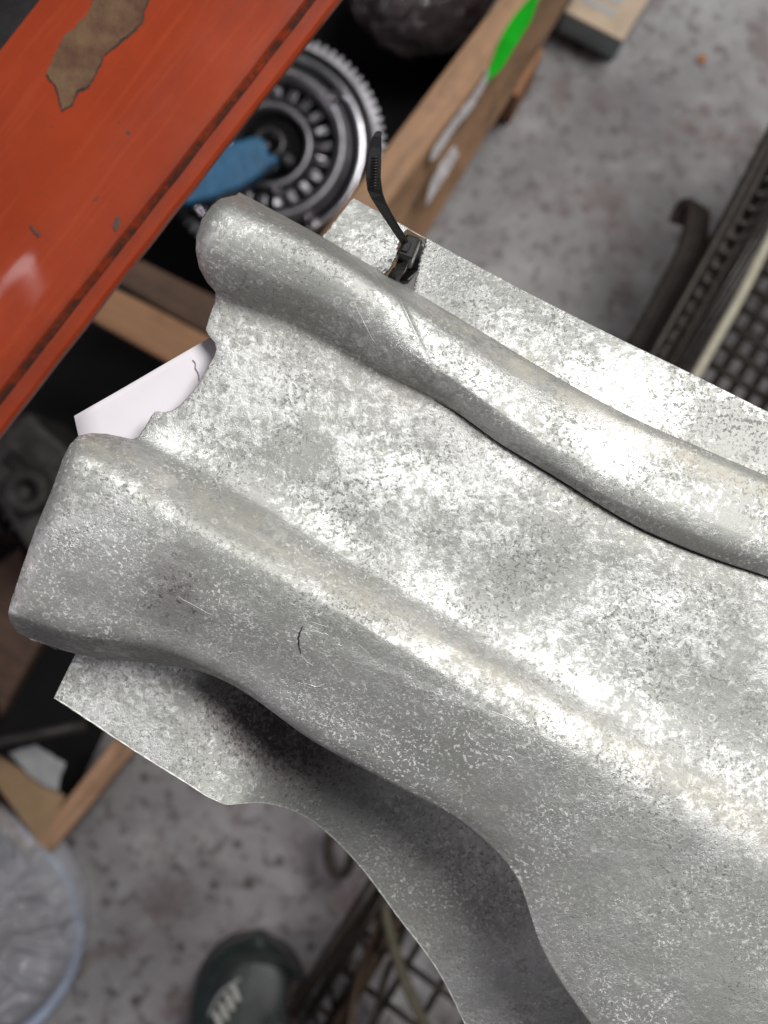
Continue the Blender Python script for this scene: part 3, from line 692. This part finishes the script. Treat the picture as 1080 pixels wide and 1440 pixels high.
# stretch-wrapped part at the top
def lump(name, px, py, z, rx, ry, rz, mat, rot=0, amp=0.12, fr=3.0, seed=0, parent=None, sub=5):
    bm = bmesh.new(); bmesh.ops.create_icosphere(bm, subdivisions=sub, radius=1.0); c = at(px, py, z); kk = (CAM_Z - z) / FPX
    ca, sa = math.cos(math.radians(rot)), math.sin(math.radians(rot))
    for v_ in bm.verts:
        n = v_.co.normalized(); s_ = 1 + amp * mnoise.noise(n * fr + Vector((seed, 0, 0))) + amp * 0.6 * abs(mnoise.noise(n * fr * 2.7 + Vector((0, seed, 0))))
        x, y, zz = n.x * rx * kk * s_, n.y * ry * kk * s_, n.z * rz * s_
        v_.co = c + Vector((x * ca - y * sa, x * sa + y * ca, zz))
    return bm_obj(name, bm, mat, parent)
wr = lump('wrapped_part', 596, -22, 0.12, 105, 92, 0.07, M['wrap'], 40, 0.10, 3, 2)
tag(wr, 'dark part in shiny crumpled stretch wrap beside the crate board', 'wrapped part')

# small boards and parts under the rack, left
pl1 = board('wood_plank', [(90, 428), (150, 398), (345, 500), (290, 540)], 0.21, 0.235, M['wood_light'], None, 0.002, 2, .001)
# reshape: nearer plank
tag(pl1, 'light brown plank under the rack, the nearer of two beside the paper', 'plank')
pl2 = board('wood_plank', [(120, 372), (200, 366), (380, 455), (320, 485)], 0.15, 0.175, M['wood_dark'], None, 0.002, 2, .001)
tag(pl2, 'dark brown plank under the rack, the farther of two beside the paper', 'plank')
gh = empty('gearbox_housing'); tag(gh, 'dirty dark grey cast housing left of the broad ridge', 'gearbox housing')
board('casing', [(-60, 640), (36, 574), (150, 690), (60, 800)], 0.02, 0.20, M['cast'], gh, 0.008, 3, 0.006)
lathe('bearing_boss', [(0, .0), (14 * k, .0), (16 * k, .012), (30 * k, .012), (34 * k, -.01)], at(40, 690, 0.21), M['cast'], gh, 32)
tube('rib', [at(10, 640, .205), at(110, 720, .205)], .006, M['cast'], gh)
bp = lump('cast_bracket', 20, 735, 0.12, 34, 26, 0.03, M['steel_dark'], 20, 0.3, 2.5, 4, sub=4)
tag(bp, 'small black oily bracket at the left edge below the housing', 'bracket')
br = board('wood_plank', [(-40, 820), (30, 770), (60, 900), (0, 1010)], 0.05, 0.08, M['wood_dark'], None, .002, 2, .001)
tag(br, 'dark plank in shade left of the broad ridge end', 'plank')
sc = strip('film_scrap', [(12, 1058), (50, 1048), (92, 1074), (80, 1112), (60, 1104), (34, 1082)], 0.105, M['scrap'], None, 0.0005, 2, 9)
tag(sc, 'pale grey scrap of plastic film above the cardboard flap', 'film scrap')
cb = empty('cardboard_box'); tag(cb, 'brown cardboard box corner in front of the plastic bag', 'cardboard box')
board('flap', [(-60, 1030), (10, 1070), (92, 1120), (58, 1190)], 0.096, 0.10, M['card'], cb, 0.0005)
board('side', [(-60, 1080), (54, 1190), (40, 1200), (-70, 1100)], 0.02, 0.09, M['card'], cb, 0.0005)
sb = board('crate_board', [(160, 1040), (192, 1052), (72, 1200), (44, 1190)], 0.02, 0.10, M['wood'], None, 0.002, 3, 0.001)
tag(sb, 'narrow wooden crate board below the corner of the lower flange', 'crate board')
tube_t = tube('steel_rod', [at(-20, 1046, .16), at(120, 1020, .16)], .005, M['cast']); tag(tube_t, 'thin dark steel rod above the cardboard box', 'rod')

# ------------------------------------------------------------------ carton on the floor at the top
ct = empty('small_carton'); tag(ct, 'small tan carton with teal side lying on floor at the top edge', 'carton')
zc = 0.07
q0 = (876, 58); e1 = (-82, -42); e2 = (80, -128)
p4 = [q0, (q0[0] + e1[0], q0[1] + e1[1]), (q0[0] + e1[0] + e2[0], q0[1] + e1[1] + e2[1]), (q0[0] + e2[0], q0[1] + e2[1])]
board('lid', p4, zc - 0.006, zc, M['carton'], ct, 0.001)
b0 = [at(x, y, zc - .006) for x, y in p4]
hexa('carton_body', [Vector((p.x, p.y, 0.002)) for p in b0] + [p + Vector((0, 0, -0.0003)) for p in b0], M['carton_teal'], ct, 0.001)
def onlid(a, b): return (q0[0] + e1[0] * a + e2[0] * b, q0[1] + e1[1] * a + e2[1] * b)
for (a0, a1, b0_, b1_) in ((0.30, 0.86, 0.16, 0.22), (0.34, 0.9, 0.28, 0.38), (0.2, 0.5, 0.45, 0.6)):
    strip('printed_panel', [onlid(a0, b0_), onlid(a1, b0_), onlid(a1, b1_), onlid(a0, b1_)], zc + .0006, M['carton_grey'], ct, 0.0003, 1.0, int(a0 * 100))
lf = strip('dry_leaf', [(980, 86), (984, 76), (994, 78), (992, 88)], 0.004, M['leaf'], None, 0.0005, 2, 2); tag(lf, 'tiny orange dry leaf on the concrete at upper right', 'leaf')

# ------------------------------------------------------------------ wire basket, right
wb = empty('wire_basket'); tag(wb, 'rusty steel wire basket with fine mesh at the right edge', 'wire basket')
zt, zb = 0.30, 0.10
def rod(name, p, q, z, r, mat, par, zq=None, n=6): return tube(name, [at(*p, z), at(*q, zq if zq is not None else z)], r, mat, par, n)
def flatbar(name, p, q, wpx, z0, z1, mat, par):
    d = (Vector(q) - Vector(p)).normalized(); n = Vector((-d.y, d.x)) * wpx / 2
    return board(name, [(p[0] + n.x, p[1] + n.y), (q[0] + n.x, q[1] + n.y), (q[0] - n.x, q[1] - n.y), (p[0] - n.x, p[1] - n.y)], z0, z1, mat, par, 0.002, 3, 0.002)
rw = random.Random(5)
for i in range(6):
    p = (1118 + i * 8.5, 122 + i * 6); q = (884 + i * 8.5 + rw.uniform(-4, 4), 556 + i * 5); mid_ = ((p[0] + q[0]) / 2 + rw.uniform(-7, 7), (p[1] + q[1]) / 2 + rw.uniform(-4, 4)); z_ = 0.30 - i * 0.018
    tube('rim_wire', smooth_path([at(*p, z_), at(*mid_, z_ - .005), at(*q, z_)], 6), 0.0048 if i < 4 else 0.0034, M['brown_steel'] if i % 3 else M['wire'], wb, 7)
for i in range(4):
    tube('corner_wire', smooth_path([at(948 + i * 9, 312 + i * 2, .19), at(958 + i * 8, 290 + i * 3, .2), at(972 + i * 6, 292 + i * 4, .21), at(962 + i * 7, 345 + i * 3, .22), at(934 + i * 8, 402 + i * 3, .22), at(866 + i * 9, 530 + i * 3, .22)], 6), 0.0050, M['brown_steel'], wb, 7)
dxy = Vector((-0.52, 0.85)); nxy = Vector((0.85, 0.52))
for i in range(9):
    o_ = Vector((1015, 330)) + nxy * (26 + i * 25) - dxy * 260
    e_ = o_ + dxy * 620
    rod('mesh_wire', (o_.x, o_.y), (e_.x, e_.y), 0.12, 0.0036, M['wire'], wb)
for i in range(16):
    o_ = Vector((1120, 130)) + dxy * (i * 30) + nxy * 2; e_ = o_ + nxy * 300
    rod('mesh_wire', (o_.x, o_.y), (e_.x, e_.y), 0.124, 0.0036, M['wire'], wb)
for i in range(20):
    o_ = Vector((1142, 150)) + dxy * (i * 24); e_ = Vector((1180, 150)) + dxy * (i * 24 + 10)
    rod('side_wire', (o_.x, o_.y), (e_.x, e_.y), 0.29, 0.0026, M['wire_grey'], wb, 0.125)
for i in range(4):
    o_ = Vector((1165 + i * 8, 165)); e_ = o_ + dxy * 520
    rod('side_wire', (o_.x, o_.y), (e_.x, e_.y), 0.26 - i * .035, 0.002, M['wire_grey'], wb)
cdp = tube('beige_cord', smooth_path([at(1130, 240, .31), at(1078, 345, .315), at(1040, 420, .315), at(978, 530, .315), at(930, 620, .31)], 6), 0.0042, M['cord'], None, 8)
tag(cdp, 'beige cord stretched over the wire basket at the right edge', 'cord')

# ------------------------------------------------------------------ wire basket, bottom
w2 = empty('wire_basket'); tag(w2, 'dark open wire basket on the floor beside the shoe', 'wire basket')
z2 = 0.16
rod('rim_bar', (575, 1165), (410, 1425), z2 + .01, 0.0062, M['wire'], w2, n=8)
rod('rim_bar', (590, 1178), (432, 1432), z2, 0.0045, M['wire'], w2, n=8)
tube('rim_bar', smooth_path([at(418, 1380, z2), at(410, 1410, z2), at(414, 1440, z2), at(430, 1500, z2)], 6), .006, M['wire'], w2, 8)
rod('cross_bar', (600, 1225), (470, 1450), 0.10, 0.0062, M['brown_wire'], w2, n=8)
tube('cross_bar', smooth_path([at(536, 1250, .14), at(550, 1320, .14), at(572, 1385, .14), at(612, 1470, .14)], 6), .0052, M['olive'], w2, 8)
d2 = Vector((-0.50, 0.866)); n2 = Vector((0.80, 0.60))
for i in range(6):
    o_ = Vector((585, 1180)) + n2 * (22 + i * 56) - d2 * 60; e_ = o_ + d2 * 420
    rod('mesh_wire', (o_.x, o_.y), (e_.x, e_.y), 0.06, 0.0036, M['wire'], w2)
for i in range(6):
    o_ = Vector((570, 1200)) + d2 * (i * 62); e_ = o_ + n2 * 340
    rod('mesh_wire', (o_.x, o_.y), (e_.x, e_.y), 0.067, 0.0036, M['wire'], w2)
for i in range(7):
    o_ = Vector((572, 1175)) + d2 * (i * 44); e_ = Vector((592, 1200)) + d2 * (i * 44 + 26)
    rod('side_wire', (o_.x, o_.y), (e_.x, e_.y), z2, 0.0028, M['wire'], w2, 0.06)
for i in range(1):
    o_ = Vector((580 + i * 7, 1170 + i * 6)); e_ = o_ + d2 * 300
    rod('side_wire', (o_.x, o_.y), (e_.x, e_.y), 0.14 - i * .03, 0.0034, M['wire'], w2)
for i in range(2):
    x0 = 545 + i * 34
    tube('curved_wire', smooth_path([at(x0, 1235 + i * 18, .15), at(x0 - 14, 1300 + i * 16, .13), at(x0 - 40, 1370 + i * 14, .12), at(x0 - 58, 1470, .13)], 6), .0030, M['wire'] if i % 2 else M['brown_wire'], w2, 7)
rg = tube('steel_ring', [at(478 + 21 * math.cos(a) * 0.8 + 6 * math.sin(a) * 0, 1196 + 34 * math.sin(a), 0.06) for a in [2 * math.pi * i / 40 for i in range(40)]], .0052, M['brown_steel'], None, 8, True)
tag(rg, 'dark oval steel ring on the floor under the flange cut-out', 'ring')

# ------------------------------------------------------------------ shoe
shoe = empty('work_shoe'); tag(shoe, 'dark green black work shoe toe with pale print at the bottom', 'shoe')
kz = 1.45 / FPX
tc = at(366, 1312, 0.0); fd = Vector((-0.16, -0.987, 0)).normalized(); sd = Vector((fd.y * -1, fd.x, 0)) * -1
def shoe_loft(name, mat, prof_h, zoff, wide):
    V = []; F = []; ns, nr = 26, 28
    for i in range(ns):
        s_ = i / (ns - 1); L = 0.20 * s_
        hw = (0.052 * math.sqrt(max(0.0, 1 - (1 - min(1, L / 0.075)) ** 2.2)) + 0.0015) * wide
        hh = prof_h * (0.42 + 0.58 * sstep(0.0, 0.13, L)) * min(1, 0.25 + 3 * math.sqrt(L / 0.2 + 1e-6))
        cc = tc + fd * (L - (wide - 1) * 0.06) + sd * (-0.006 * s_)
        for j in range(nr):
            a = 2 * math.pi * j / nr
            V.append(cc + sd * hw * math.copysign(abs(math.cos(a)) ** 0.75, math.cos(a)) + Vector((0, 0, zoff + hh * (0.5 + 0.5 * math.copysign(abs(math.sin(a)) ** 0.8, math.sin(a))))))
    for i in range(ns - 1):
        for j in range(nr): F.append((i * nr + j, i * nr + (j + 1) % nr, (i + 1) * nr + (j + 1) % nr, (i + 1) * nr + j))
    F.append(tuple(range(nr))); F.append(tuple(range(ns * nr - 1, (ns - 1) * nr - 1, -1)))
    return mesh_obj(name, V, F, mat, shoe)
shoe_loft('upper', M['shoe'], 0.078, 0.012, 1.0)
shoe_loft('sole', M['sole'], 0.026, 0.001, 1.07)
for i in range(4):
    x, y = 330 - i * 8, 1398 + i * 13
    tube('print_stroke', smooth_path([at(x - 4, y - 14, 0.073 - i * .002), at(x + 1, y - 2, 0.075 - i * .002), at(x + 5, y + 10, 0.077 - i * .002)], 4), 0.0028, M['shoe_mark'], shoe, 6, flat=0.5)
tube('toe_seam', smooth_path([at(303, 1392, .060), at(335, 1352, .066), at(372, 1344, .068), at(408, 1356, .066), at(436, 1392, .060)], 6), 0.0016, M['sole'], shoe, 6)
tube('seam', smooth_path([at(290, 1440, .06), at(308, 1400, .07), at(338, 1376, .074)], 6), 0.0018, M['scrap'], shoe, 6)

# ------------------------------------------------------------------ plastic bag, lower left
bag = empty('plastic_bag'); tag(bag, 'clear crumpled plastic bag with a bluish rim at the lower left', 'plastic bag')
def bag_mesh():
    V = []; F = []; nr, na = 60, 200; c = at(-62, 1306, 0.12); kk = (CAM_Z - 0.12) / FPX
    for i in range(nr):
        f_ = i / (nr - 1)
        for j in range(na):
            a = 2 * math.pi * j / na; d = Vector((math.cos(a), math.sin(a), 0))
            r = 172 * kk * (1 + 0.012 * mnoise.noise(d * 2.0)) * (f_ if f_ < 0.85 else 0.85 + 0.15 * math.sin((f_ - .85) / .15 * math.pi / 2))
            z = -0.03 * max(0, (f_ - 0.85) / 0.15) ** 2 - 0.03 * f_ * f_
            X, Y = d.x * f_, d.y * f_
            wx = 0.5 * mnoise.noise(Vector((X * 2.2, Y * 2.2, 8.0))); wy = 0.5 * mnoise.noise(Vector((X * 2.2, Y * 2.2, 15.0)))
            l1 = (1 - abs(mnoise.noise(Vector(((X * 0.80 + Y * 0.6 + wx) * 3.4, (Y * 0.8 - X * 0.6 + wy) * 1.3, 1.0)))) * 2) ** 2
            l2 = (1 - abs(mnoise.noise(Vector(((X * 0.5 - Y * 0.86 + wx) * 6.0, (Y * 0.5 + X * 0.86 + wy) * 2.0, 6.0)))) * 2) ** 2
            l3 = abs(mnoise.noise(Vector((X * 14 + wx * 6, Y * 14 + wy * 6, 3.0))))
            z += (0.012 * l1 + 0.006 * l2 + 0.030 * l3 * max(0, 0.7 - f_)) * (1 if f_ < .9 else 0.5)
            for a0, wd_, am in ((0.10, 0.05, .010), (0.42, 0.06, .008), (-0.30, 0.05, .010), (0.75, 0.07, .009), (-0.62, 0.06, .008)):
                aa = a + 0.25 * (1 - f_) * math.sin(a0 * 9)
                z += am * math.exp(-((aa - a0) / wd_) ** 2) * sstep(0.35, 0.6, f_) * (1 - sstep(0.88, 0.97, f_)) + (am * math.exp(-((aa - 2 * math.pi - a0) / wd_) ** 2) * sstep(0.35, 0.6, f_) * (1 - sstep(0.88, 0.97, f_)))
            V.append(c + d * r + Vector((0, 0, z)))
    for i in range(nr - 1):
        for j in range(na): F.append((i * na + j, i * na + (j + 1) % na, (i + 1) * na + (j + 1) % na, (i + 1) * na + j))
    # side wall down to the floor
    b0 = (nr - 1) * na; base = len(V)
    for j in range(na):
        p = V[b0 + j]; a = 2 * math.pi * j / na
        V.append(Vector((c.x + (p.x - c.x) * 0.62, c.y + (p.y - c.y) * 0.62, 0.004)))
    for j in range(na): F.append((b0 + j, b0 + (j + 1) % na, base + (j + 1) % na, base + j))
    return V, F
V, F = bag_mesh(); mesh_obj('film', V, F, M['bag'], bag)
kk = (CAM_Z - .09) / FPX; cB = at(-62, 1306, .078)
tube('hem', [cB + Vector((math.cos(a), math.sin(a), 0)) * 173 * kk * (1 + 0.012 * mnoise.noise(Vector((math.cos(a), math.sin(a), 0)) * 2.0)) + Vector((0, 0, 0.006 * math.sin(3 * a))) for a in [2 * math.pi * i / 120 for i in range(120)]], 0.0062, M['bag_edge'], bag, 8, True, 1.8)
